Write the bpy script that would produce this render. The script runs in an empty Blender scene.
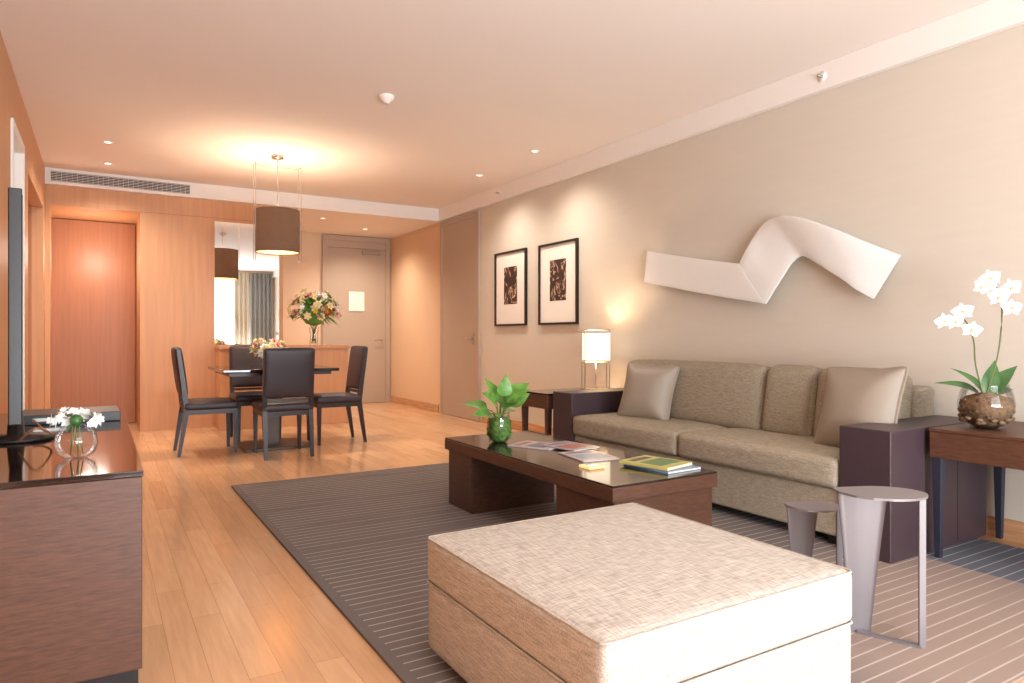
import bpy, bmesh, math, random
from mathutils import Vector, Matrix
random.seed(7)
SC=bpy.context.scene
COL=SC.collection
def srgb(r,g,b):
    def f(c):
        c=c/255.0
        return c/12.92 if c<=0.04045 else ((c+0.055)/1.055)**2.4
    return (f(r),f(g),f(b),1)
# ---------------------------------------------------------------- materials
def new_mat(name):
    m=bpy.data.materials.new(name); m.use_nodes=True
    nt=m.node_tree; b=nt.nodes['Principled BSDF']
    return m,nt,b
def N(nt,t,**k):
    n=nt.nodes.new(t)
    for a,v in k.items(): setattr(n,a,v)
    return n
def mat(name,c,rough=0.5,metal=0,bump=0,scale=200,var=0.0,vscale=8,stretch=(1,1,1),emis=None,es=0,trans=0,coat=0,sheen=0,spec=None):
    m,nt,b=new_mat(name)
    b.inputs['Base Color'].default_value=c
    b.inputs['Roughness'].default_value=rough
    b.inputs['Metallic'].default_value=metal
    if spec is not None: b.inputs['Specular IOR Level'].default_value=spec
    if trans: b.inputs['Transmission Weight'].default_value=trans
    if coat:
        b.inputs['Coat Weight'].default_value=coat; b.inputs['Coat Roughness'].default_value=0.05
    if sheen: b.inputs['Sheen Weight'].default_value=sheen
    if emis:
        b.inputs['Emission Color'].default_value=emis; b.inputs['Emission Strength'].default_value=es
    tc=N(nt,'ShaderNodeTexCoord'); mp=N(nt,'ShaderNodeMapping'); mp.inputs['Scale'].default_value=stretch
    nt.links.new(tc.outputs['Object'],mp.inputs['Vector'])
    if var:
        n=N(nt,'ShaderNodeTexNoise'); n.inputs['Scale'].default_value=vscale; n.inputs['Detail'].default_value=6
        nt.links.new(mp.outputs[0],n.inputs['Vector'])
        r=N(nt,'ShaderNodeValToRGB')
        r.color_ramp.elements[0].position=0.3; r.color_ramp.elements[1].position=0.7
        r.color_ramp.elements[0].color=tuple(x*(1-var) for x in c[:3])+(1,)
        r.color_ramp.elements[1].color=tuple(min(1,x*(1+var)) for x in c[:3])+(1,)
        nt.links.new(n.outputs['Fac'],r.inputs['Fac']); nt.links.new(r.outputs[0],b.inputs['Base Color'])
    if bump:
        n=N(nt,'ShaderNodeTexNoise'); n.inputs['Scale'].default_value=scale; n.inputs['Detail'].default_value=3
        nt.links.new(mp.outputs[0],n.inputs['Vector'])
        bp=N(nt,'ShaderNodeBump'); bp.inputs['Strength'].default_value=bump; bp.inputs['Distance'].default_value=0.004
        nt.links.new(n.outputs['Fac'],bp.inputs['Height']); nt.links.new(bp.outputs[0],b.inputs['Normal'])
    return m
def wood(name,c,rough=0.4,var=0.25,grain=(14,14,0.8),vs=3,coat=0):
    return mat(name,c,rough=rough,var=var,vscale=vs,stretch=grain,bump=0.08,scale=8,coat=coat)
def weave(name,c,c2,scale=260,rough=0.9):
    m,nt,b=new_mat(name); b.inputs['Roughness'].default_value=rough; b.inputs['Specular IOR Level'].default_value=0.2
    tc=N(nt,'ShaderNodeTexCoord')
    w=[]
    for st in ((1,0.10,1),(0.10,1,1)):
        mp=N(nt,'ShaderNodeMapping'); mp.inputs['Scale'].default_value=st
        nt.links.new(tc.outputs['Object'],mp.inputs['Vector'])
        n=N(nt,'ShaderNodeTexNoise'); n.inputs['Scale'].default_value=scale; n.inputs['Detail'].default_value=2
        nt.links.new(mp.outputs[0],n.inputs['Vector']); w.append(n)
    ad=N(nt,'ShaderNodeMath',operation='ADD'); nt.links.new(w[0].outputs['Fac'],ad.inputs[0]); nt.links.new(w[1].outputs['Fac'],ad.inputs[1])
    mr=N(nt,'ShaderNodeMapRange'); mr.inputs[1].default_value=0.72; mr.inputs[2].default_value=1.28
    nt.links.new(ad.outputs[0],mr.inputs[0])
    mx=N(nt,'ShaderNodeMix',data_type='RGBA'); mx.inputs[6].default_value=c; mx.inputs[7].default_value=c2
    nt.links.new(mr.outputs[0],mx.inputs[0]); nt.links.new(mx.outputs[2],b.inputs['Base Color'])
    bp=N(nt,'ShaderNodeBump'); bp.inputs['Strength'].default_value=0.35; bp.inputs['Distance'].default_value=0.003
    nt.links.new(ad.outputs[0],bp.inputs['Height']); nt.links.new(bp.outputs[0],b.inputs['Normal'])
    return m
def floor_mat():
    m,nt,b=new_mat('honey_oak_planks')
    tc=N(nt,'ShaderNodeTexCoord'); mp=N(nt,'ShaderNodeMapping'); mp.inputs['Rotation'].default_value=(0,0,math.pi/2)
    nt.links.new(tc.outputs['Object'],mp.inputs['Vector'])
    br=N(nt,'ShaderNodeTexBrick'); br.offset=0.37; br.inputs['Scale'].default_value=1
    br.inputs['Brick Width'].default_value=0.95; br.inputs['Row Height'].default_value=0.10
    br.inputs['Mortar Size'].default_value=0.0010; br.inputs['Bias'].default_value=0
    br.inputs['Color1'].default_value=srgb(220,178,138); br.inputs['Color2'].default_value=srgb(204,160,120)
    br.inputs['Mortar'].default_value=srgb(174,130,96)
    nt.links.new(mp.outputs[0],br.inputs['Vector'])
    mp2=N(nt,'ShaderNodeMapping'); mp2.inputs['Scale'].default_value=(18,1.2,1)
    nt.links.new(tc.outputs['Object'],mp2.inputs['Vector'])
    n=N(nt,'ShaderNodeTexNoise'); n.inputs['Scale'].default_value=3; n.inputs['Detail'].default_value=6
    nt.links.new(mp2.outputs[0],n.inputs['Vector'])
    r=N(nt,'ShaderNodeValToRGB'); r.color_ramp.elements[0].position=.3; r.color_ramp.elements[1].position=.7
    r.color_ramp.elements[0].color=(.89,.87,.85,1); r.color_ramp.elements[1].color=(1.03,1.03,1.03,1)
    nt.links.new(n.outputs['Fac'],r.inputs['Fac'])
    mx=N(nt,'ShaderNodeMix',data_type='RGBA',blend_type='MULTIPLY'); mx.inputs[0].default_value=1
    nt.links.new(br.outputs['Color'],mx.inputs[6]); nt.links.new(r.outputs[0],mx.inputs[7])
    nt.links.new(mx.outputs[2],b.inputs['Base Color']); b.inputs['Roughness'].default_value=0.18
    return m
def rug_mat():
    m,nt,b=new_mat('striped_wool_rug'); b.inputs['Roughness'].default_value=0.95; b.inputs['Specular IOR Level'].default_value=0.1
    tc=N(nt,'ShaderNodeTexCoord'); sp=N(nt,'ShaderNodeSeparateXYZ'); nt.links.new(tc.outputs['Object'],sp.inputs[0])
    def M(op,a,bb=None):
        n=N(nt,'ShaderNodeMath',operation=op)
        for i,v in enumerate((a,bb)):
            if v is None: continue
            if isinstance(v,(int,float)): n.inputs[i].default_value=v
            else: nt.links.new(v,n.inputs[i])
        return n.outputs[0]
    def ramp(s,a,c):
        n=N(nt,'ShaderNodeMapRange',interpolation_type='SMOOTHSTEP'); nt.links.new(s,n.inputs[0]); n.inputs[1].default_value=a; n.inputs[2].default_value=c
        return n.outputs[0]
    X=sp.outputs[0]; Y=sp.outputs[1]
    st=M('LESS_THAN',M('FRACT',M('MULTIPLY',Y,1/0.056)),0.12)
    mp=N(nt,'ShaderNodeMapping'); mp.inputs['Scale'].default_value=(1.2,30,1); nt.links.new(tc.outputs['Object'],mp.inputs[0])
    nz=N(nt,'ShaderNodeTexNoise'); nz.inputs['Scale'].default_value=1; nz.inputs['Detail'].default_value=1
    nt.links.new(mp.outputs[0],nz.inputs['Vector'])
    st=M('MULTIPLY',st,ramp(nz.outputs['Fac'],0.28,0.46))
    st=M('MULTIPLY',st,M('GREATER_THAN',X,0.84))
    sunlit_brown=M('MULTIPLY',ramp(X,1.7,2.3),M('SUBTRACT',1.0,ramp(Y,1.7,2.3)))  # sunlight on the near right of the rug, painted as a browner base
    sunlit_brown=M('MULTIPLY',sunlit_brown,M('LESS_THAN',X,3.39))
    def mix(f,a,c):
        n=N(nt,'ShaderNodeMix',data_type='RGBA')
        nt.links.new(f,n.inputs[0])
        for i,v in ((6,a),(7,c)):
            if isinstance(v,tuple): n.inputs[i].default_value=v
            else: nt.links.new(v,n.inputs[i])
        return n.outputs[2]
    base=mix(sunlit_brown,srgb(116,109,107),srgb(152,134,124))
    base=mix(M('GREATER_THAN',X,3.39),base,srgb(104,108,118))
    c=mix(M('MULTIPLY',st,0.6),base,srgb(204,194,186))
    n2=N(nt,'ShaderNodeTexNoise'); n2.inputs['Scale'].default_value=350
    nt.links.new(tc.outputs['Object'],n2.inputs['Vector'])
    bp=N(nt,'ShaderNodeBump'); bp.inputs['Strength'].default_value=.5; bp.inputs['Distance'].default_value=.004
    nt.links.new(n2.outputs['Fac'],bp.inputs['Height']); nt.links.new(bp.outputs[0],b.inputs['Normal'])
    nt.links.new(c,b.inputs['Base Color'])
    return m
def clear_glass(name,tint=(1,1,1,1),gl=0.12):
    m,nt,b=new_mat(name); nt.nodes.remove(b)
    o=nt.nodes['Material Output']; t=N(nt,'ShaderNodeBsdfTransparent'); t.inputs[0].default_value=tint
    g=N(nt,'ShaderNodeBsdfGlossy'); g.inputs['Roughness'].default_value=0.03
    lw=N(nt,'ShaderNodeLayerWeight'); lw.inputs[0].default_value=.25
    ad=N(nt,'ShaderNodeMath',operation='MULTIPLY_ADD'); ad.inputs[1].default_value=.6; ad.inputs[2].default_value=gl*.3; nt.links.new(lw.outputs['Fresnel'],ad.inputs[0])
    mx=N(nt,'ShaderNodeMixShader'); nt.links.new(ad.outputs[0],mx.inputs[0]); nt.links.new(t.outputs[0],mx.inputs[1]); nt.links.new(g.outputs[0],mx.inputs[2])
    nt.links.new(mx.outputs[0],o.inputs[0]); return m

M_floor=floor_mat(); M_rug=rug_mat()
M_wallR=mat('beige_fabric_wallcovering',srgb(211,203,190),rough=.9,bump=.08,scale=60,var=.012,vscale=3,stretch=(1,1,8))
M_wallH=mat('hall_wallcovering_warm_lit',srgb(220,190,158),rough=.9)  # warm lamplight of the hall is mixed into this wall colour
M_wallP=mat('warm_painted_wall',srgb(222,198,172),rough=.85)
M_ceil=mat('ceiling_plaster',srgb(242,234,228),rough=.95)
M_white=mat('white_trim_paint',srgb(242,238,234),rough=.6)
M_woodp=wood('honey_veneer_panel',srgb(204,152,110),rough=.45,var=.07,grain=(10,10,.5))
M_woodr=wood('cherry_door_veneer',srgb(176,116,78),rough=.4,var=.08,grain=(10,10,.5))
M_taupe=mat('taupe_lacquer',srgb(180,162,145),rough=.5)
M_base=wood('oak_baseboard',srgb(196,150,110),grain=(1,1,12))
M_dark=wood('dark_walnut',srgb(78,52,40),rough=.32,var=.35,grain=(6,6,30),vs=4)
M_darkH=wood('walnut_grain_panel',srgb(86,55,40),rough=.45,var=.28,grain=(8,8,60),vs=2.5)
M_blkgl=mat('black_glass_top',srgb(38,28,26),rough=.08,coat=.3)
M_leather=mat('aubergine_leather',srgb(66,51,57),rough=.42,bump=.2,scale=180)
M_chair=mat('dark_espresso_leather',srgb(52,40,46),rough=.45,bump=.15,scale=150)
M_chairwood=mat('espresso_wood',srgb(46,32,32),rough=.35)
M_sofa=weave('taupe_weave',srgb(138,127,109),srgb(176,165,147),scale=200)
M_sofaB=weave('taupe_weave_ribbed',srgb(128,118,101),srgb(166,155,137),scale=200)
M_otto=weave('linen_weave',srgb(158,150,141),srgb(202,195,186),scale=200)
M_satin=mat('silver_satin',srgb(150,138,124),rough=.5,bump=.1,scale=60)
M_sculpt=mat('white_woven_sculpture',srgb(238,238,236),rough=.9,bump=.9,scale=160)
M_metal=mat('brushed_grey_metal',srgb(130,124,127),rough=.42,metal=.3)
M_steel=mat('satin_steel',srgb(180,176,170),rough=.3,metal=.9)
M_black=mat('black_lacquer',srgb(26,22,22),rough=.4)
M_mirror=mat('mirror_silver',(.9,.9,.9,1),rough=.0,metal=1)
M_paper=mat('white_mat_paper',srgb(240,234,226),rough=.9)
M_glass=clear_glass('clear_glass')
M_green=mat('leaf_green',srgb(94,146,58),rough=.4,var=.3,vscale=30)
M_dgreen=mat('dark_leaf_green',srgb(62,104,54),rough=.35,var=.2,vscale=20)
M_stem=mat('stem_green',srgb(96,112,52),rough=.5)
M_petal=mat('white_petal',srgb(250,247,242),rough=.6,emis=(1,1,1,1),es=.05)
M_yel=mat('yellow_lip',srgb(226,180,70),rough=.6)
M_pink=mat('pink_petal',srgb(228,164,150),rough=.6)
M_cream=mat('cream_petal',srgb(244,228,180),rough=.6)
M_red=mat('burgundy_petal',srgb(170,60,64),rough=.6)
M_bark=mat('orchid_bark',srgb(116,92,68),rough=.9,var=.5,vscale=60,bump=1,scale=50)
M_moss=mat('moss_green_filling',srgb(80,120,50),rough=.8,var=.5,vscale=60)
M_shade=mat('lit_white_shade',srgb(255,240,214),rough=.8,emis=(1,.82,.58,1),es=1.0)
M_pend=mat('brown_pendant_fabric',srgb(104,78,62),rough=.85,bump=.3,scale=120,var=.2,vscale=60,stretch=(1,1,6),emis=(1,.45,.2,1),es=.04)
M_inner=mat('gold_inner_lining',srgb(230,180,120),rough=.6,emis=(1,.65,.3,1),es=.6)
M_lampglow=mat('downlight_glow',(1,1,1,1),emis=(1,.88,.7,1),es=2.0)
M_curt=mat('grey_curtain_fabric',srgb(150,152,150),rough=.9)
M_sheer=mat('cream_curtain_fabric',srgb(210,200,180),rough=.9)
# ---------------------------------------------------------------- mesh builder
class MB:
    def __init__(s): s.v=[];s.f=[];s.m=[];s.sm=[]
    def add(s,vs,fs,mi=0,smooth=True):
        o=len(s.v); s.v+= [tuple(v) for v in vs]
        for f in fs: s.f.append(tuple(i+o for i in f)); s.m.append(mi); s.sm.append(smooth)
    def box(s,x0,x1,y0,y1,z0,z1,mi=0):
        vs=[(x,y,z) for z in (z0,z1) for y in (y0,y1) for x in (x0,x1)]
        s.add(vs,[(0,2,3,1),(4,5,7,6),(0,1,5,4),(2,6,7,3),(0,4,6,2),(1,3,7,5)],mi,False)
    def frustum(s,c0,s0,c1,s1,mi=0):
        vs=[]
        for c,sz in ((c0,s0),(c1,s1)):
            for a,b in ((-1,-1),(1,-1),(1,1),(-1,1)): vs.append((c[0]+a*sz[0]/2,c[1]+b*sz[1]/2,c[2]))
        s.add(vs,[(0,3,2,1),(4,5,6,7),(0,1,5,4),(1,2,6,5),(2,3,7,6),(3,0,4,7)],mi,False)
    def lathe(s,prof,c=(0,0,0),n=32,mi=0,cap=True):
        vs=[];fs=[]
        for r,z in prof:
            for i in range(n):
                a=2*math.pi*i/n; vs.append((c[0]+r*math.cos(a),c[1]+r*math.sin(a),c[2]+z))
        for j in range(len(prof)-1):
            for i in range(n):
                k=(i+1)%n; fs.append((j*n+i,j*n+k,(j+1)*n+k,(j+1)*n+i))
        if cap:
            fs.append(tuple(range(n))[::-1]); fs.append(tuple((len(prof)-1)*n+i for i in range(n)))
        s.add(vs,fs,mi)
    def tube(s,pts,r,n=8,mi=0):
        pts=[Vector(p) for p in pts]; vs=[];fs=[]
        up=Vector((0,0,1))
        for i,p in enumerate(pts):
            d=(pts[min(i+1,len(pts)-1)]-pts[max(i-1,0)]).normalized()
            a=d.cross(up)
            if a.length<.05: a=d.cross(Vector((1,0,0)))
            a.normalize(); b=d.cross(a)
            rr=r[i] if isinstance(r,(list,tuple)) else r
            for k in range(n):
                t=2*math.pi*k/n; vs.append(p+a*rr*math.cos(t)+b*rr*math.sin(t))
        for i in range(len(pts)-1):
            for k in range(n):
                q=(k+1)%n; fs.append((i*n+k,i*n+q,(i+1)*n+q,(i+1)*n+k))
        fs.append(tuple(range(n))[::-1]); fs.append(tuple((len(pts)-1)*n+k for k in range(n)))
        s.add(vs,fs,mi)
    def leaf(s,base,d,nrm,L,W,curl=.3,fold=.15,mi=0,n=7,p=.8):
        base=Vector(base); d=Vector(d).normalized(); nrm=Vector(nrm); nrm=(nrm-d*nrm.dot(d))
        if nrm.length<1e-3: nrm=d.orthogonal()
        nrm.normalize(); sd=d.cross(nrm); vs=[];fs=[]
        for i in range(n+1):
            t=i/n; c=base+d*L*t-nrm*curl*L*t*t
            w=W*.5*max(.03,math.sin(math.pi*min(1,t**p)))
            vs+=[c+sd*w+nrm*fold*w,c,c-sd*w+nrm*fold*w]
        for i in range(n):
            for k in (0,1): fs.append((i*3+k,i*3+k+1,i*3+k+4,i*3+k+3))
        s.add(vs,fs,mi)
    def ball(s,c,r,mi=0,n=10,sc=(1,1,1)):
        vs=[];fs=[]; m=max(4,n//2)
        for j in range(m+1):
            ph=math.pi*j/m
            for i in range(n):
                a=2*math.pi*i/n; vs.append((c[0]+r*sc[0]*math.sin(ph)*math.cos(a),c[1]+r*sc[1]*math.sin(ph)*math.sin(a),c[2]-r*sc[2]*math.cos(ph)))
        for j in range(m):
            for i in range(n):
                k=(i+1)%n; fs.append((j*n+i,j*n+k,(j+1)*n+k,(j+1)*n+i))
        s.add(vs,fs,mi)
    def obj(s,name,mats,parent=None,loc=(0,0,0),rz=0,bevel=0,merge=False):
        me=bpy.data.meshes.new(name); me.from_pydata(s.v,[],s.f)
        for m in (mats if isinstance(mats,(list,tuple)) else [mats]): me.materials.append(m)
        for p,mi,sm in zip(me.polygons,s.m,s.sm): p.material_index=mi; p.use_smooth=sm
        me.update()
        if merge:
            bm=bmesh.new(); bm.from_mesh(me); bmesh.ops.remove_doubles(bm,verts=bm.verts,dist=1e-5); bm.to_mesh(me); bm.free()
        o=bpy.data.objects.new(name,me); COL.objects.link(o); o.location=loc; o.rotation_euler=(0,0,rz)
        if parent: o.parent=parent
        if bevel:
            b=o.modifiers.new('bevel','BEVEL'); b.width=bevel; b.segments=3; b.limit_method='ANGLE'
            for p in me.polygons: p.use_smooth=True
            w=o.modifiers.new('wn','WEIGHTED_NORMAL'); w.keep_sharp=True
        return o
def group(name,loc=(0,0,0),rz=0):
    e=bpy.data.objects.new(name,None); e.empty_display_size=.1; COL.objects.link(e); e.location=loc; e.rotation_euler=(0,0,rz); return e
def box(name,x0,x1,y0,y1,z0,z1,m,parent=None,bevel=0):
    cx,cy,cz=(x0+x1)/2,(y0+y1)/2,(z0+z1)/2
    b=MB(); b.box(x0-cx,x1-cx,y0-cy,y1-cy,z0-cz,z1-cz)
    return b.obj(name,m,parent,(cx,cy,cz),0,bevel)
def boxw(name,x0,x1,y0,y1,z0,z1,m,parent=None,bevel=0):
    b=MB(); b.box(x0,x1,y0,y1,z0,z1); return b.obj(name,m,parent,(0,0,0),0,bevel)
def cushion(name,size,bulge,m,parent=None,loc=(0,0,0),rot=(0,0,0),bev=.03,pinch=0,axis=None):
    bm=bmesh.new(); bmesh.ops.create_cube(bm,size=1)
    bmesh.ops.subdivide_edges(bm,edges=bm.edges,cuts=13,use_grid_fill=True)
    for v in bm.verts:
        q=[v.co.x*2,v.co.y*2,v.co.z*2]
        r=min(bev,min(size)/2)
        q=[math.copysign(1-(1-abs(a))**1.6,a) for a in q]
        full=Vector([q[i]*size[i]/2 for i in range(3)])
        inner=Vector([max(-(size[i]/2-r),min(size[i]/2-r,full[i])) for i in range(3)])
        dl=full-inner
        if dl.length>1e-9:
            mx=max(abs(dl.x),abs(dl.y),abs(dl.z)); dl=dl*(mx/dl.length)
        co=inner+dl
        for i in range(3):
            j,k=(i+1)%3,(i+2)%3
            co[i]+=bulge[i]*(1-q[j]**4)*(1-q[k]**4)*q[i]
        if pinch:
            ax=axis; j,k=[a for a in range(3) if a!=ax]
            e=abs(q[j]*q[k])
            m_=1-(max(abs(q[j]),abs(q[k])))**3
            co[ax]*=max(.10,m_*.9+.10)
            cj=co[j];ck=co[k]
            co[j]=cj*(1+pinch*(e**2)-pinch*.9*(1-q[k]**2)*abs(q[j])**2)
            co[k]=ck*(1+pinch*(e**2)-pinch*.9*(1-q[j]**2)*abs(q[k])**2)
        v.co=co
    me=bpy.data.meshes.new(name); bm.to_mesh(me); bm.free(); me.materials.append(m)
    for p in me.polygons: p.use_smooth=True
    o=bpy.data.objects.new(name,me); COL.objects.link(o); o.location=loc; o.rotation_euler=rot
    if parent: o.parent=parent
    s=o.modifiers.new('sub','SUBSURF'); s.levels=1; s.render_levels=1
    return o
W=4.10; ZC=2.86; ZL=2.69; XL=-0.5; YB=-2.0; YW=8.75; YE=10.7
# ================================================================ ROOM
boxw('floor',-1.5,W+.1,YB-.1,YE+.1,-.1,0,M_floor)
boxw('ceiling',XL-.1,W+.1,YB-.1,8.73,ZC,ZC+.1,M_ceil)
boxw('ceiling_hall',1.95,W+.1,8.76,YE+.1,ZL,ZL+.1,M_ceil)
boxw('trim_ceiling_beam',XL,W,8.70,8.76,ZL,ZC,M_white)
boxw('wall_right',W,W+.1,YB-.1,8.74,0,ZC,M_wallR)
boxw('wall_hall_right',W,W+.1,8.74,YE+.1,0,ZC,M_wallH)
boxw('trim_cornice_right',W-.05,W,YB,8.70,ZL,ZC,M_white,bevel=.004)
boxw('baseboard_right',W-.015,W,YB,7.50,0,.11,M_base)
boxw('baseboard_hall',W-.015,W,8.80,YE,0,.11,M_base)
def multi(name,boxes,m,bevel=0):
    b=MB()
    for q in boxes: b.box(*q)
    return b.obj(name,m,bevel=bevel)
multi('wall_left',[(XL-.1,XL,YB-.1,5.5,0,ZC),(XL-.1,XL,5.5,6.3,2.5,ZC),(XL-.1,XL,6.3,6.75,0,ZC),(XL-.1,XL,6.75,8.5,2.4,ZC),(XL-.1,XL,8.5,YW,0,ZC)],M_woodp)
multi('wall_left_recess',[(-1.2,-1.15,6.7,8.55,0,2.5),(-1.2,XL-.1,6.70,6.75,0,2.4),(-1.2,XL-.1,8.50,8.55,0,2.4),(-1.2,XL-.1,6.7,8.55,2.4,2.5)],M_woodr)
g=group('door_left',(XL,5.9,0))
box('leaf',-.09,-.05,-.36,.36,0,2.44,M_white,g)
b=MB(); b.box(-.1,.015,-.40,-.36,0,2.5); b.box(-.1,.015,.36,.40,0,2.5); b.box(-.1,.015,-.36,.36,2.44,2.5); b.obj('frame',M_white,g)
b=MB(); b.tube([(-.05,.28,1.02),(0,.28,1.02),(0,.16,1.02)],.01); b.obj('handle',M_steel,g)
multi('wall_back',[(.385,1.95,YW,YW+.2,0,ZL),(XL,.385,YW,YW+.2,2.48,ZL),(XL,-.455,YW,YW+.2,0,2.48)],M_woodp)
b=MB()
b.box(.385,1.95,YW-.002,YW+.01,2.478,2.484)
b.obj('trim_panel_joints',M_woodr)
multi('wall_niche',[(-.6,.5,9.75,9.8,0,2.6),(-.6,-.5,YW+.2,9.75,0,2.6),(.385,.485,YW+.2,9.75,0,2.6),(-.5,.385,YW+.2,9.75,2.48,2.6)],M_woodp)
g=group('wardrobe_door',(-.055,9.70,0))
box('panel',-.44,.43,0,.045,.01,2.47,M_woodr,g,.003)
boxw('wall_hall_left',1.85,1.95,YW+.2,YE,0,ZL,M_woodp)
boxw('wall_end',1.85,W+.1,YE,YE+.1,0,ZL,M_wallP)
g=group('door_entrance',(3.51,YE,0))
b=MB(); b.box(-.54,-.46,-.05,0,0,2.68); b.box(.50,.58,-.05,0,0,2.68); b.box(-.46,.50,-.05,0,2.60,2.68); b.obj('frame',M_taupe,g,bevel=.003)
box('leaf',-.46,.50,-.035,0,.005,2.48,M_taupe,g,.003); box('transom_panel',-.46,.50,-.035,0,2.49,2.60,M_taupe,g,.003)
box('door_closer',.10,.40,-.09,-.036,2.40,2.46,M_steel,g,.004)
box('evacuation_notice',-.10,.12,-.045,-.036,1.5,1.78,M_paper,g); 
b=MB(); b.box(-.115,-.10,-.05,-.036,1.485,1.795); b.box(.12,.135,-.05,-.036,1.485,1.795); b.box(-.10,.12,-.05,-.036,1.78,1.795); b.box(-.10,.12,-.05,-.036,1.485,1.5); b.obj('notice_frame',M_white,g)
b=MB(); b.tube([(.42,-.035,1.02),(.42,-.09,1.02),(.30,-.09,1.02)],.011); b.obj('lever',M_steel,g)
g=group('door_side',(W,8.14,0))
b=MB(); b.box(-.03,0,-.58,-.50,0,2.66); b.box(-.03,0,.50,.56,0,2.66); b.box(-.03,0,-.50,.50,2.60,2.66); b.obj('frame',M_taupe,g,bevel=.003)
box('leaf',-.02,0,-.50,.50,.005,2.60,M_taupe,g)
b=MB(); b.tube([(-.02,-.42,1.05),(-.07,-.42,1.05),(-.07,-.30,1.05)],.011); b.box(-.028,-.02,-.45,-.39,.98,1.12); b.obj('lever',M_steel,g)
g=group('wall_mirror',(1.53,YW,0))
box('mirror_glass',-.37,.37,-.012,-.001,.98,2.44,M_mirror,g)
g=group('air_vent',(.22,8.70,2.775))
b=MB(); b.box(-.68,.68,-.012,0,.052,.064); b.box(-.68,.68,-.012,0,-.064,-.052); b.box(-.68,-.668,-.012,0,-.052,.052); b.box(.668,.68,-.012,0,-.052,.052)
for i in range(6):
    z=-.045+i*.0172; b.box(-.668,.668,-.011,0,z,z+.004)
for i in range(1,28): b.box(-.668+i*.0477,-.666+i*.0477,-.008,0,-.052,.052)
b.obj('louvres',M_white,g); box('dark_core',-.668,.668,-.003,-.0005,-.052,.052,M_black,g)
multi('wall_window_side',[(XL-.1,W+.1,YB-.1,YB,2.65,ZC),(XL-.1,-.2,YB-.1,YB,0,2.65),(3.7,W+.1,YB-.1,YB,0,2.65)],M_wallP)
g=group('window_1',(1.75,YB,0))
b=MB()
for x in (-1.95,-.65,.65,1.90): b.box(x,x+.05,-.08,-.02,0,2.65)
for z in (0,2.60): b.box(-1.95,1.95,-.08,-.02,z,z+.05)
b.obj('frame',M_white,g)
b=MB(); b.add([(-1.9,-.05,.05),(1.9,-.05,.05),(1.9,-.05,2.6),(-1.9,-.05,2.6)],[(0,1,2,3)]); b.obj('pane',M_glass,g)
def curtain(name,x0,x1,y,m):
    b=MB(); n=90; vs=[];fs=[]
    for i in range(n+1):
        t=i/n; x=x0+(x1-x0)*t; yy=y+.035*math.sin(t*(x1-x0)*2*math.pi/.11)
        vs+=[(x,yy,.02),(x,yy,2.80)]
    for i in range(n): fs.append((2*i,2*i+2,2*i+3,2*i+1))
    b.add(vs,fs); o=b.obj(name,m); s=o.modifiers.new('sol','SOLIDIFY'); s.thickness=.004
curtain('window_curtain',3.45,4.02,YB+.12,M_curt); curtain('window_curtain',-.44,.1,YB+.12,M_curt)
curtain('sheer_curtain',3.05,3.46,YB+.07,M_sheer)
def downlight(x,y,z=ZC,p=0):
    g=group('recessed_downlight',(x,y,z))
    b=MB(); b.lathe([(.045,-.001),(.045,-.006),(.030,-.006),(.028,-.001)],n=24,cap=False); b.obj('ring',M_white,g)
    b=MB(); b.lathe([(.028,-.004),(.028,-.002)],n=24); b.obj('lens',M_lampglow,g)
DL=[(.06,7.28),(.07,8.17),(3.58,5.51),(3.59,6.65),(1.0,1.5),(2.3,1.0)]  # last two are unseen additions, lighting the ottoman from above
for x,y in DL: downlight(x,y)
for x,y in ((2.6,9.3),(3.4,9.9)): downlight(x,y,ZL)
g=group('smoke_detector',(1.82,4.82,ZC))
b=MB(); b.lathe([(.055,0),(.055,-.015),(.045,-.03),(.025,-.045),(.024,-.055),(.0,-.056)][::1],n=28,cap=False); b.obj('body',M_white,g)
for yy in (2.78,7.0):
    g=group('wall_sprinkler',(W-.05,yy,2.775))
    b=MB(); b.lathe([(.035,-.004),(.035,.004)],n=24); o=b.obj('plate',M_white,g); o.rotation_euler=(0,math.pi/2,0)
    b=MB(); b.tube([(0,0,0),(-.035,0,0)],.009); b.ball((-.04,0,0),.012); b.obj('head',M_steel,g)
# ================================================================ RUG
boxw('area_rug',.80,3.95,1.0,5.20,.001,.012,M_rug)
ZR=.012
# ================================================================ SOFA
g=group('sofa',(3.15,3.195,ZR))
def sb(n,x0,x1,y0,y1,z0,z1,m,bv=.012): return box(n,x0,x1,y0,y1,z0,z1,m,g,bv)
sb('arm_right',0,.90,-1.385,-1.125,0.0,.618,M_leather,.006)
sb('arm_left',0,.90,1.125,1.385,0.0,.618,M_leather,.006)
sb('base',.02,.88,-1.122,1.122,.05,.29,M_sofa,.015)
sb('back_frame',.70,.90,-1.13,1.13,.29,.78,M_sofaB,.03)
b=MB()
for y in (-1.05,0,1.05):
    for x in (.08,.8): b.frustum((x,y,0),(.04,.04),(x,y,.06),(.05,.05))
b.obj('feet',M_black,g)
for i,(a,c) in enumerate(((-1.118,-.01),(-.005,1.118))):
    cushion('seat_cushion_%d'%(i+1),(.74,c-a,.16),(.012,.004,.012),M_sofa,g,(.36,(a+c)/2,.37),bev=.035)
for i,(a,c) in enumerate(((-1.115,-.62),(-.615,-.255),(-.25,1.115))):
    cushion('back_cushion_%d'%(i+1),(.20,c-a,.46),(.035,.004,.010),M_sofaB,g,(.60,(a+c)/2,.640),(0,.16,0),bev=.06)
for n,y,rz,rx,s in (('left',.66,.26,.04,.45),('right',-1.00,-.12,-.05,.49)):
    cushion('throw_pillow_'+n,(.17,s,s),(.02,0,0),M_satin,g,(.36,y,.415+s/2),(rx,.32,rz),bev=.05,pinch=.05,axis=0)
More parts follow.
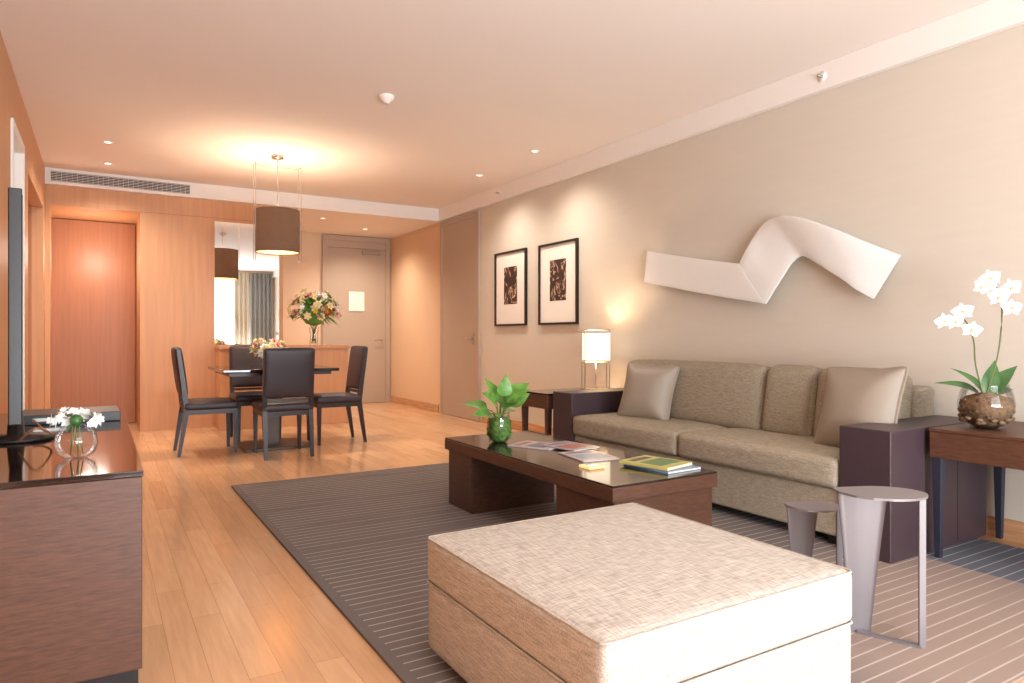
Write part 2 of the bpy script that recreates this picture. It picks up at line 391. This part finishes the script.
b=MB(); b.box(.30,.303,-1.3865,-1.3845,.02,.60); b.box(.60,.603,-1.3865,-1.3845,.02,.60); b.obj('arm_seams',M_black,g)
# ================================================================ COFFEE TABLE
g=group('coffee_table',(2.20,3.115,ZR))
def block(n,x0,x1,y0,y1,z0,z1,m,bv=.004): return box(n,x0,x1,y0,y1,z0,z1,m,g,bv)
block('leg_block_far',-.30,.30,.50,.815,0,.345,M_dark)
block('leg_block_near',-.30,.30,-.82,-.38,0,.345,M_darkH)
block('top_frame',-.32,.32,-.835,.835,.345,.408,M_darkH)
block('glass_top',-.318,.318,-.833,.833,.4085,.418,M_blkgl,.002)
ZT=ZR+.418
def mag(name,x,y,rz,w,l,t,cols,z0=0):
    g=group(name,(x,y,ZT+z0+.001),rz)
    b=MB(); b.box(-w/2,w/2,-l/2,l/2,0,t*.12); b.box(-w/2,w/2,-l/2,l/2,t*.88,t); b.box(-w/2,-w/2+.002,-l/2,l/2,t*.12,t*.88)
    b.obj('cover',cols[0],g)
    box('pages',-w/2+.003,w/2-.003,-l/2+.003,l/2-.003,t*.13,t*.87,M_paper,g)
    b=MB(); b.box(-w/2+.02,w/2-.02,-l/2+.05,l/2*.25,t+.0001,t+.0008); b.obj('cover_picture',cols[1],g)
    b=MB(); b.box(-w/2+.02,w/2-.04,l/2*.5,l/2*.8,t+.0001,t+.0008); b.obj('cover_title',cols[2],g)
Mc=[mat('magazine_ink_%d'%i,srgb(*c),rough=.3) for i,c in enumerate(((170,164,172),(104,96,120),(84,124,74),(196,190,110),(46,74,64),(196,186,184),(160,84,76),(120,150,180)))]
mag('magazine',2.20,3.36,.45,.21,.28,.006,(Mc[5],Mc[1],Mc[6]))
mag('magazine',2.32,3.20,.15,.21,.28,.006,(Mc[0],Mc[6],Mc[1]),.0075)
mag('magazine',2.24,2.92,-.15,.22,.29,.006,(Mc[5],Mc[7],Mc[1]))
mag('magazine',2.37,2.50,.05,.23,.30,.010,(Mc[7],Mc[5],Mc[4]))
mag('coffee_table_book',2.35,2.52,.22,.22,.28,.014,(Mc[3],Mc[2],Mc[4]),.0118)
g=group('gold_coaster',(2.06,2.66,ZT+.001)); b=MB(); b.box(-.045,.045,-.045,.045,0,.012); b.obj('slab',M_inner,g,bevel=.002)
b=MB(); b.lathe([(.03,.0125),(.03,.016)],n=24); b.obj('inlay',M_paper,g)
g=group('potted_pothos',(2.08,3.60,ZT+.001))
b=MB(); b.lathe([(.045,0),(.062,.02),(.076,.07),(.074,.12),(.062,.165),(.068,.185)],n=32,cap=False); b.obj('vase',M_glass,g)
b=MB(); b.lathe([(.04,.004),(.056,.024),(.066,.07),(.064,.12),(.05,.15)],n=28)
for i in range(30):
    a=random.random()*6.28; z=.02+random.random()*.1; b.leaf((.062*math.cos(a),.062*math.sin(a),z),(-math.sin(a),math.cos(a),random.uniform(-.5,.9)),(math.cos(a),math.sin(a),0),.06,.03,.1,.1,0)
b.obj('leaf_filling',M_moss,g)
b=MB()
lf=[(-.9,.3,.60,.15,.11),(-.6,-.5,.85,.15,.12),(.55,-.55,.95,.16,.12),(.95,-.1,.8,.17,.12),(.1,-.9,.7,.14,.11),(-.95,-.35,.35,.13,.10),(.4,.5,.9,.15,.11),(.95,-.55,1.3,.16,.12),(-.25,.1,1.2,.15,.11),(-.45,-.8,.35,.13,.11),(.2,-.4,1.5,.13,.10),(.8,.5,.35,.13,.10)]
for i,(x,y,h,L,Wd) in enumerate(lf):
    d=Vector((x,y,h)).normalized(); s0=Vector((d.x*.02,d.y*.02,.14)); s1=Vector((d.x*.085,d.y*.085,.145+.09*h))
    b.tube([s0,(s0+s1)/2+Vector((0,0,.02)),s1],.0035,mi=1,n=6)
    nr=Vector((-.35,-.75,.9)) if i%2 else Vector((.1,-.6,1))
    b.leaf(s1,d+Vector((0,0,-.1)),nr,L,Wd,.3,.25,0,n=9,p=.55)
b.obj('leaves',[M_green,M_stem],g)
# ================================================================ OTTOMAN
g=group('ottoman',(1.3725,1.615,ZR))
cushion('base',(.90,.93,.225),(.004,.004,0),M_otto,g,(0,0,.145),bev=.02)
cushion('top_cushion',(.905,.935,.150),(.004,.004,.010),M_otto,g,(0,0,.327),bev=.022)
def piping(z,hx,hy,rc=.020):
    pts=[]
    for cx,cy,a0 in ((hx-rc,hy-rc,0),(-hx+rc,hy-rc,90),(-hx+rc,-hy+rc,180),(hx-rc,-hy+rc,270)):
        for k in range(5):
            a=math.radians(a0+k*22.5); pts.append((cx+rc*math.cos(a),cy+rc*math.sin(a),z))
    pts.append(pts[0]); return pts
b=MB(); b.tube(piping(.396,.4485,.4635),.0035,n=6); b.tube(piping(.254,.450,.465),.0035,n=6); b.obj('piping',M_otto,g)
b=MB()
for x in (-.38,.38):
    for y in (-.39,.39): b.frustum((x,y,0),(.04,.04),(x,y,.04),(.05,.05))
b.obj('feet',M_black,g)
# ================================================================ NESTING SIDE TABLES
def ctable(x,y,h,r,s=1):
    g=group('metal_side_table',(x,y,ZR),math.radians(-31.1))
    n=28; pts=[]
    for i in range(n+1):
        a=-1.75+3.5*i/n; pts.append((r*1.0*math.cos(a)+.10*r,.74*r*math.sin(a)))
    pts+= [(-.75*r,.62*r),(-.98*r,.50*r),(-1.0*r,.10*r),(-.80*r,-.35*r),(-.5*r,-.60*r)]
    m_=len(pts)
    vs=[(p[0],p[1],h-.008) for p in pts]+[(p[0],p[1],h) for p in pts]
    fs=[tuple(range(m_))[::-1],tuple(range(m_,2*m_))]+[(i,(i+1)%m_,m_+(i+1)%m_,m_+i) for i in range(m_)]
    b=MB(); b.add(vs,fs,0,False); b.obj('top',M_metal,g)
    b=MB(); vs=[];fs=[]; nx=8; nz=12
    for off in (0,.006):
        for j in range(nz+1):
            t=j/nz; zz=(h-.008)*t
            e=t**1.2
            xl=(-.075-.062*e)*r/.14; xr=(.012+.040*e)*r/.14
            for i in range(nx+1):
                q=i/nx; vs.append((xl+(xr-xl)*q,.20*r+.012*math.sin(q*math.pi)+off+.04*(1-t)+.02*q,zz))
    m_=(nx+1)*(nz+1)
    for j in range(nz):
        for i in range(nx):
            a=j*(nx+1)+i; fs.append((a,a+1,a+nx+2,a+nx+1)); fs.append((a+m_,a+nx+1+m_,a+nx+2+m_,a+1+m_))
    for j in range(nz):
        for i in (0,nx):
            a=j*(nx+1)+i; fs.append((a,a+nx+1,a+nx+1+m_,a+m_))
    b.add(vs,fs); b.obj('sheet_leg',M_metal,g)
    b=MB(); lx=.86*r; ly=-.30*r
    b.box(lx-.011,lx+.011,ly-.004,ly+.004,0,h-.008)
    p0=Vector((-.04,.20*r+.055,0)); p1=Vector((lx,ly,0)); d=(p1-p0).normalized(); q=Vector((-d.y,d.x,0))*.011
    vs=[p0-q,p1-q,p1+q,p0+q]; vs+= [v+Vector((0,0,.008)) for v in vs]
    b.add(vs,[(3,2,1,0),(4,5,6,7),(0,1,5,4),(1,2,6,5),(2,3,7,6),(3,0,4,7)],0,False)
    b.obj('bar_leg_and_foot',M_metal,g)
ctable(2.315,1.365,.52,.138); ctable(2.345,1.645,.41,.098)
# ================================================================ CONSOLE + ORCHID
g=group('console_table',(3.75,1.32,ZR))
b=MB(); b.box(-.33,.33,-.46,.46,.605,.62); b.obj('top',M_darkH,g,bevel=.002)
b=MB(); b.box(-.328,.328,-.458,.458,.48,.604); b.obj('apron',M_darkH,g,bevel=.003)
b=MB()
for x in (-.30,.30):
    for y in (-.43,.43): b.frustum((x,y,0),(.026,.026),(x,y,.48),(.045,.045))
b.obj('legs',mat('navy_lacquer',srgb(40,42,58),rough=.4),g,bevel=.002)
ZK=ZR+.62
g=group('potted_orchid',(3.64,1.63,ZK+.001))
k=.86
b=MB(); b.lathe([(.06*k,0),(.10*k,.025),(.132*k,.08),(.136*k,.12),(.125*k,.17),(.105*k,.205),(.11*k,.215)],n=40,cap=False); b.obj('glass_bowl',M_glass,g)
b=MB(); b.lathe([(.05*k,.004),(.095*k,.030),(.122*k,.08),(.125*k,.115),(.10*k,.15),(.03*k,.17)],n=36)
for i in range(90):
    a=random.random()*6.28; z=.03+random.random()*.11; r=(.100+.016*math.sin(z*20))*k; b.ball((r*math.cos(a),r*math.sin(a),z),.014,0,6,(1,1.3,.7))
b.obj('bark_and_roots',M_bark,g)
b=MB()
R=Vector((.8563,-.5165,0)); F=Vector((.5165,.8563,0)); U=Vector((0,0,1))
for a,h,L,wd in ((-1.0,.75,.20,.085),(.7,1.3,.20,.08),(.3,1.6,.18,.075),(-.5,1.0,.18,.085),(.9,.55,.15,.07)):
    d=R*a+U*h+F*random.uniform(-.5,.2); b.leaf(U*.15+R*a*.02,d,U-R*a*.5-F*.6,L,wd,.4,.35,0,n=9,p=.75)
b.obj('leaves',M_dgreen,g)
def arc(pts,n=24):
    P=[Vector(p) for p in pts]; out=[]
    for i in range(n+1):
        t=i/n*(len(P)-1); k=min(int(t),len(P)-2); f=t-k
        p0=P[max(k-1,0)];p1=P[k];p2=P[k+1];p3=P[min(k+2,len(P)-1)]
        out.append(.5*((2*p1)+(-p0+p2)*f+(2*p0-5*p1+4*p2-p3)*f*f+(-p0+3*p1-3*p2+p3)*f**3))
    return out
stems=MB()
s1=arc([U*.15,R*.04+U*.34-F*.02,R*.06+U*.50-F*.02,R*.05+U*.63-F*.03,R*.0+U*.68-F*.05,R*-.06+U*.67-F*.07])
s2=arc([U*.15-R*.01,R*-.05+U*.30,R*-.08+U*.42-F*.03,R*-.13+U*.51-F*.05,R*-.19+U*.54-F*.06,R*-.26+U*.51-F*.07])
stems.tube(s1,.0035,n=6); stems.tube(s2,.0035,n=6); stems.obj('stems',M_stem,g)
fl=MB()
def orchid(c,nrm,s,rl=0):
    nrm=Vector(nrm).normalized(); a=U-nrm*U.dot(nrm); a.normalize(); bb=nrm.cross(a)
    for ang,L,wd in ((0,.9,.55),(130,.85,.5),(-130,.85,.5),(72,1.0,.95),(-72,1.0,.95)):
        t=math.radians(ang+rl); d=a*math.cos(t)+bb*math.sin(t)
        fl.leaf(Vector(c)+nrm*(.002 if abs(ang)==72 else 0),d+nrm*.12,nrm,s*L,s*wd,.12,.12,0,n=6,p=.75)
    fl.ball(Vector(c)+nrm*.006,s*.14,1,8); fl.leaf(Vector(c)+nrm*.006,-a+nrm*.6,nrm,s*.4,s*.3,.3,.5,0,n=4)
for t,off,s in ((.50,R*.03,.052),(.60,-R*.03,.054),(.72,R*.05,.054),(.80,-R*.04,.052),(.90,-R*.01+U*.03,.05),(1.0,-R*.03,.047)):
    p=s1[int(t*24)]+off-F*.02; orchid(p,-F+R*random.uniform(-.5,.4)+U*random.uniform(-.3,.2),s,random.uniform(-20,20))
for t,off,s in ((.56,-U*.02,.05),(.72,U*.02,.05),(.86,-U*.03,.05),(1.0,-U*.0,.047)):
    p=s2[int(t*24)]+off-F*.02; orchid(p,-F+R*random.uniform(-.6,.3)+U*random.uniform(-.3,.2),s,random.uniform(-20,20))
fl.obj('blossoms',[M_petal,M_yel],g)
# ================================================================ END TABLE + LAMP
g=group('end_table',(3.60,4.86,ZR))
b=MB(); b.box(-.45,.45,-.20,.22,.575,.59); b.obj('top',M_blkgl,g,bevel=.002)
b=MB(); b.box(-.447,.447,-.197,.217,.46,.574); b.obj('drawer_apron',M_darkH,g,bevel=.003)
b=MB()
for x in (-.42,.42):
    for y in (-.17,.19): b.frustum((x,y,0),(.03,.03),(x,y,.46),(.045,.045))
b.obj('legs',M_dark,g)
ZE=ZR+.59
g=group('table_lamp',(3.81,4.86,ZE+.001),math.radians(-20))
b=MB(); h=.53; w=.115
b.box(-w,w,-.05,.05,0,.008)
for x in (-w,w):
    for y in (-.045,.045): b.tube([(x,y,0),(x,y,h)],.004,n=6)
for z in (h,.24):
    for y in (-.045,.045): b.tube([(-w,y,z),(w,y,z)],.004,n=6)
    for x in (-w,w): b.tube([(x,-.045,z),(x,.045,z)],.004,n=6)
b.tube([(0,0,.008),(0,0,.25)],.005)
b.obj('metal_frame',M_steel,g)
b=MB()
for x0,x1,y0,y1 in ((-.105,.105,-.085,-.083),(-.105,.105,.083,.085),(-.105,-.103,-.083,.083),(.103,.105,-.083,.083)): b.box(x0,x1,y0,y1,.26,.50)
b.obj('shade',M_shade,g)
b=MB(); b.ball((0,0,.33),.03,0,12); b.obj('bulb',M_lampglow,g)
# ================================================================ WALL ART
def picture(y0,y1,z0,z1,seed):
    g=group('framed_picture',(W,(y0+y1)/2,(z0+z1)/2)); hy=(y1-y0)/2; hz=(z1-z0)/2; t=.022
    b=MB(); b.box(-.03,-.001,-hy,-hy+t,-hz,hz); b.box(-.03,-.001,hy-t,hy,-hz,hz); b.box(-.03,-.001,-hy+t,hy-t,hz-t,hz); b.box(-.03,-.001,-hy+t,hy-t,-hz,-hz+t); b.obj('frame',M_black,g)
    box('mat_board',-.012,-.002,-hy+t,hy-t,-hz+t,hz-t,M_paper,g)
    m,nt,bs=new_mat('ink_print_%d'%seed)
    tc=N(nt,'ShaderNodeTexCoord'); v=N(nt,'ShaderNodeTexNoise'); v.inputs['Scale'].default_value=6+seed; v.inputs['Detail'].default_value=2; v.inputs['Distortion'].default_value=.8+seed*.4
    nt.links.new(tc.outputs['Object'],v.inputs['Vector']); r=N(nt,'ShaderNodeValToRGB'); r.color_ramp.interpolation='CONSTANT'
    r.color_ramp.elements[0].color=srgb(50,38,34); r.color_ramp.elements[1].color=srgb(110,62,46); r.color_ramp.elements[1].position=.52
    e=r.color_ramp.elements.new(.56); e.color=srgb(200,176,150); e=r.color_ramp.elements.new(.62); e.color=srgb(84,60,50)
    nt.links.new(v.outputs['Fac'],r.inputs[0]); nt.links.new(r.outputs[0],bs.inputs['Base Color'])
    box('print',-.014,-.0122,-hy*.42,hy*.42,-hz*.42,hz*.58,m,g)
picture(6.46,7.16,1.20,2.07,1); picture(5.50,6.20,1.20,2.06,2)
S=[((4.412,1.806),(4.450,1.543),.08,.08),((3.850,1.688),(3.786,1.410),.09,.09),((3.401,1.602),(3.166,1.301),.11,.12),
((3.345,1.705),(3.096,1.395),.10,.12),((3.285,1.800),(3.030,1.490),.08,.11),((3.215,1.865),(2.980,1.562),.08,.10),((3.120,1.895),(2.925,1.603),.10,.09),((3.000,1.890),(2.860,1.602),.13,.10),
((2.825,1.838),(2.735,1.528),.15,.12),((2.620,1.745),(2.590,1.435),.15,.13),((2.435,1.645),(2.495,1.362),.12,.13),((2.257,1.550),(2.402,1.299),.07,.10)]
def ribbon(S,name,g):
    P=[Vector((W-.0-a[2],a[0][0],a[0][1])) for a in S]; Q=[Vector((W-a[3],a[1][0],a[1][1])) for a in S]
    nn=8*(len(S)-1)
    A=arc(P,nn);B=arc(Q,nn); b=MB(); vs=[];fs=[]; m_=6
    for a,c in zip(A,B):
        for j in range(m_+1): vs.append(a.lerp(c,j/m_))
    for i in range(nn):
        for j in range(m_): k=i*(m_+1)+j; fs.append((k,k+1,k+m_+2,k+m_+1))
    b.add([v-Vector((W,3.3,1.6)) for v in vs],fs); o=b.obj(name,M_sculpt,g); s=o.modifiers.new('s','SOLIDIFY'); s.thickness=.02; s.offset=0
    bv=o.modifiers.new('b','BEVEL'); bv.width=.003; bv.segments=2; bv.limit_method='ANGLE'; bv.angle_limit=1.0
    return o
g=group('ribbon_wall_sculpture',(W,3.3,1.6)); 
ribbon(S[:3],'flat_band',g); ribbon(S[2:],'curled_band',g)
b=MB()
for y,z,l in ((.85,.04,.07),(-.3,.10,.07),(-.75,-.02,.12)): b.tube([(0,y,z),(-l,y,z)],.008)
b.obj('wall_pins',M_steel,g)
# ================================================================ SIDEBOARD left + TV
g=group('sideboard',(-.195,3.43,0))
b=MB(); b.box(-.30,.295,-1.05,1.05,0,.06); b.obj('plinth',M_black,g)
b=MB(); b.box(-.302,.305,-1.068,1.07,.06,.645); b.obj('carcass',M_darkH,g,bevel=.003)
b=MB(); b.box(-.304,.308,-1.071,1.073,.646,.664); b.obj('top',M_blkgl,g,bevel=.002)
b=MB()
for y in (-.53,0,.53): b.box(.304,.3065,y-.003,y+.003,.08,.63)
b.obj('door_gaps',M_black,g)
g=group('television',(-.285,3.32,.665),math.radians(4.6))
b=MB(); b.box(-.02,.02,-.42,.42,.10,.92); b.obj('bezel',M_black,g,bevel=.004)
box('screen',.0201,.0215,-.405,.405,.12,.90,mat('tv_screen_glass',srgb(16,16,20),rough=.35,spec=.2),g)
b=MB(); b.lathe([(.13,0),(.13,.012),(.03,.02),(.02,.14)],n=28); b.obj('stand',M_black,g)
g=group('flower_bowl',(-.069,2.716,.665))
b=MB(); b.lathe([(.03,0),(.055,.018),(.064,.05),(.058,.085),(.045,.105)],n=32,cap=False); b.obj('glass',M_glass,g)
def flowers(c,rx,ry,rz,n,mats,s,parent,leaves=20,name='blossoms',up=True):
    b=MB(); k=len(mats)
    for i in range(n):
        th=random.random()*6.283; z=random.uniform(-.25,1); rr=math.sqrt(max(0,1-z*z)); d=Vector((rr*math.cos(th),rr*math.sin(th),z))
        p=Vector(c)+Vector((d.x*rx,d.y*ry,d.z*rz))*random.uniform(.75,1.12); mi=random.randrange(k-1); ss=s*random.uniform(.6,1.2)
        a=d.orthogonal().normalized(); e=d.cross(a)
        for q in range(2):
            m_=6-q
            for j in range(m_):
                t=2*math.pi*j/m_+q; b.leaf(p,(a*math.cos(t)+e*math.sin(t))+d*(.35+.6*q),d,ss*(1-.3*q),ss*.7,-.2 if q else .15,.1,mi,n=3)
        b.ball(p+d*ss*.15,ss*.18,mi,6)
    for i in range(leaves):
        th=random.random()*6.283; z=random.uniform(-.4,.9); d=Vector((math.cos(th),math.sin(th),z)).normalized()
        b.leaf(Vector(c)+Vector((d.x*rx,d.y*ry,d.z*rz))*.55,d,U,max(rx,rz)*.75,s*.6,.2,.2,k-1,n=5)
    b.ball(c,min(rx,rz)*.6,k-1,10)
    return b.obj(name,mats,parent)
flowers((0,0,.125),.060,.060,.035,20,[M_petal,M_petal,M_dgreen],.024,g,8)
b=MB()
for i in range(5): 
    a=i*1.25; b.tube([(.02*math.cos(a),.02*math.sin(a),.01),(.01*math.cos(a+1),.01*math.sin(a+1),.12)],.002,n=5)
b.obj('stems',M_stem,g)
g=group('hotel_directory_box',(-.12,3.98,.665),.03); box('box',-.2,.2,-.16,.16,0,.045,M_black,g,.003); box('label',-.15,-.02,-.162,-.1605,.015,.03,M_steel,g)
b=MB(); b.tube(arc([(-.26,3.1,.68),(-.20,3.0,.74),(-.16,3.15,.70),(-.20,3.35,.70),(-.24,3.5,.72)]),.004,n=6); b.obj('television_cable',mat('orange_cable',srgb(170,110,70)))
# ================================================================ DINING
TH=.775
g=group('dining_table',(1.45,6.98,0))
b=MB(); b.box(-.52,.52,-.50,.50,TH-.03,TH); b.obj('top',M_blkgl,g,bevel=.004)
b=MB(); b.box(-.46,.46,-.44,.44,TH-.06,TH-.031); b.obj('apron',M_chairwood,g)
b=MB(); b.frustum((0,0,.02),(.12,.12),(0,0,TH-.06),(.12,.12)); b.box(-.30,.30,-.30,.30,0,.022); b.obj('pedestal',mat('bronze_pedestal',srgb(96,84,78),rough=.4,metal=.6),g,bevel=.003)
def chair(x,y,rz):
    g=group('dining_chair',(x,y,0),rz)
    cushion('seat',(.46,.46,.07),(.003,.003,.012),M_chair,g,(0,.0,.445),bev=.025)
    b=MB(); b.box(-.215,.215,-.215,.215,.37,.412); b.obj('seat_rail',M_chairwood,g)
    b=MB()
    for sx in (-1,1):
        b.frustum((sx*.20,.20,0),(.026,.026),(sx*.20,.20,.41),(.04,.04))
        b.frustum((sx*.20,-.27,0),(.028,.028),(sx*.20,-.205,.42),(.04,.045))
        b.frustum((sx*.20,-.205,.42),(.04,.045),(sx*.205,-.275,.96),(.03,.03))
    b.obj('legs_and_posts',M_chairwood,g)
    o=cushion('back_pad',(.43,.055,.44),(.0,.012,.005),M_chair,g,(0,-.248,.755),(.13,0,0),bev=.02)
    b=MB(); b.box(-.19,.19,-.225,-.205,.50,.525); b.obj('lower_rail',M_chairwood,g)
chair(1.43,6.44,0); chair(.87,6.94,-math.pi/2); chair(2.05,6.95,math.pi/2); chair(1.40,7.54,math.pi)
g=group('flower_centerpiece',(1.40,6.90,TH+.001))
b=MB(); b.lathe([(.05,0),(.06,.03),(.05,.07),(.055,.09)],n=24,cap=False); b.obj('bowl',M_glass,g)
flowers((0,0,.15),.16,.16,.11,34,[M_cream,M_pink,M_petal,M_cream,M_green],.05,g,24)
g=group('bar_counter',(1.90,8.55,0))
box('body',-.73,.76,-.17,.185,0,.93,M_woodp,g,.003); box('top',-.745,.78,-.20,.19,.93,.97,M_woodp,g,.003)
g=group('flower_bouquet',(2.27,8.52,.971))
b=MB(); b.lathe([(.05,0),(.055,.01),(.045,.1),(.06,.22)],n=28,cap=False); b.obj('vase',M_glass,g)
b=MB()
for i in range(10):
    a=i*.63; b.tube([(.03*math.cos(a+2),.03*math.sin(a+2),.02),(.02*math.cos(a),.02*math.sin(a),.2),(.12*math.cos(a),.12*math.sin(a),.38)],.004,n=5)
b.obj('stems',M_stem,g)
flowers((0,0,.40),.28,.27,.28,90,[M_cream,M_pink,M_petal,M_cream,M_yel,M_cream,M_green,M_cream,M_red,M_green],.055,g,100)
g=group('pendant_lamp',(1.50,6.97,0))
b=MB(); b.lathe([(.21,1.90),(.21,2.32),(.205,2.32),(.205,1.90),(.21,1.90)],n=48,cap=False); o=b.obj('drum_shade',M_pend,g)
b=MB(); b.lathe([(.2035,2.31),(.2035,1.91)],n=48,cap=False); b.obj('lining',M_inner,g)
b=MB()
for x in (-.21,.21):
    for y in (-.05,.05): b.tube([(x*1.03,y,1.82),(x*1.03,y,2.76)],.003,n=6)
    b.tube([(x*1.03,-.05,1.82),(x*1.03,.05,1.82)],.003,n=6)
    b.tube([(x*1.03,-.05,2.76),(x*1.03,.05,2.76)],.003,n=6)
for y in (-.05,.05): b.tube([(-.216,y,2.76),(.216,y,2.76)],.003,n=6)
for a in range(3):
    t=a*2.094; b.tube([(0,0,2.05),(.204*math.cos(t),.204*math.sin(t),2.05)],.003,n=6)
b.tube([(0,0,2.05),(0,0,2.83)],.004,n=6); b.lathe([(.06,2.83),(.06,2.859)],n=24)
b.obj('wire_frame',M_steel,g)
b=MB(); b.ball((0,0,2.11),.035,0,12); b.obj('bulb',M_lampglow,g)
# ================================================================ LIGHTS
def light(name,t,loc,power,col,rot=(0,0,0),**k):
    l=bpy.data.lights.new(name,t); l.energy=power; l.color=col
    for a,v in k.items(): setattr(l,a,v)
    o=bpy.data.objects.new(name,l); COL.objects.link(o); o.location=loc; o.rotation_euler=rot; return o
light('window_daylight','AREA',(1.75,YB-.25,1.4),160,(.90,.95,1),(math.radians(90),0,0),shape='RECTANGLE',size=3.8,size_y=2.5)
light('ceiling_fill_light','AREA',(1.75,YB-.12,.7),185,(.92,.96,1),(math.radians(138),0,0),shape='RECTANGLE',size=3.8,size_y=1.2)  # added fill, tilted up from the window to brighten the ceiling
WARM=(1,.88,.75)
light('pendant_light','POINT',(1.50,6.97,2.235),28,(1,.82,.62),shadow_soft_size=.05)
light('pendant_down_light','SPOT',(1.50,6.97,2.0),46,(1,.84,.66),spot_size=1.7,spot_blend=.7,shadow_soft_size=.05)
light('lamp_light','POINT',(3.81,4.86,ZE+.41),9,(1,.76,.55),shadow_soft_size=.03)
for x,y in DL: light('downlight_spot','SPOT',(x,y,ZC-.02),(32 if y<2 else 105 if x<2 else 75),WARM if y>2 else (1,.95,.9),spot_size=2.5,spot_blend=1,shadow_soft_size=.12)  # the near, neutral spots serve the two added fixtures
for x,y in ((2.6,9.3),(3.4,9.9)): light('downlight_spot','SPOT',(x,y,ZL-.02),92,(1,.84,.68),spot_size=2.5,spot_blend=1,shadow_soft_size=.05)
light('niche_light','POINT',(-.05,9.2,2.0),10,WARM,shadow_soft_size=.15)
w=bpy.data.worlds.new('sky'); SC.world=w; w.use_nodes=True
w.node_tree.nodes['Background'].inputs[0].default_value=(.75,.87,1,1); w.node_tree.nodes['Background'].inputs[1].default_value=1.0
# ================================================================ CAMERA
cam=bpy.data.cameras.new('camera'); cam.lens=24; cam.sensor_width=36; cam.shift_y=-.0044; cam.clip_start=.05
co=bpy.data.objects.new('camera',cam); COL.objects.link(co); co.location=(0,0,1.07); co.rotation_euler=(math.radians(90),0,math.radians(-31.1))
SC.camera=co
SC.view_settings.view_transform='Standard'; SC.view_settings.look='None'; SC.view_settings.exposure=0.5
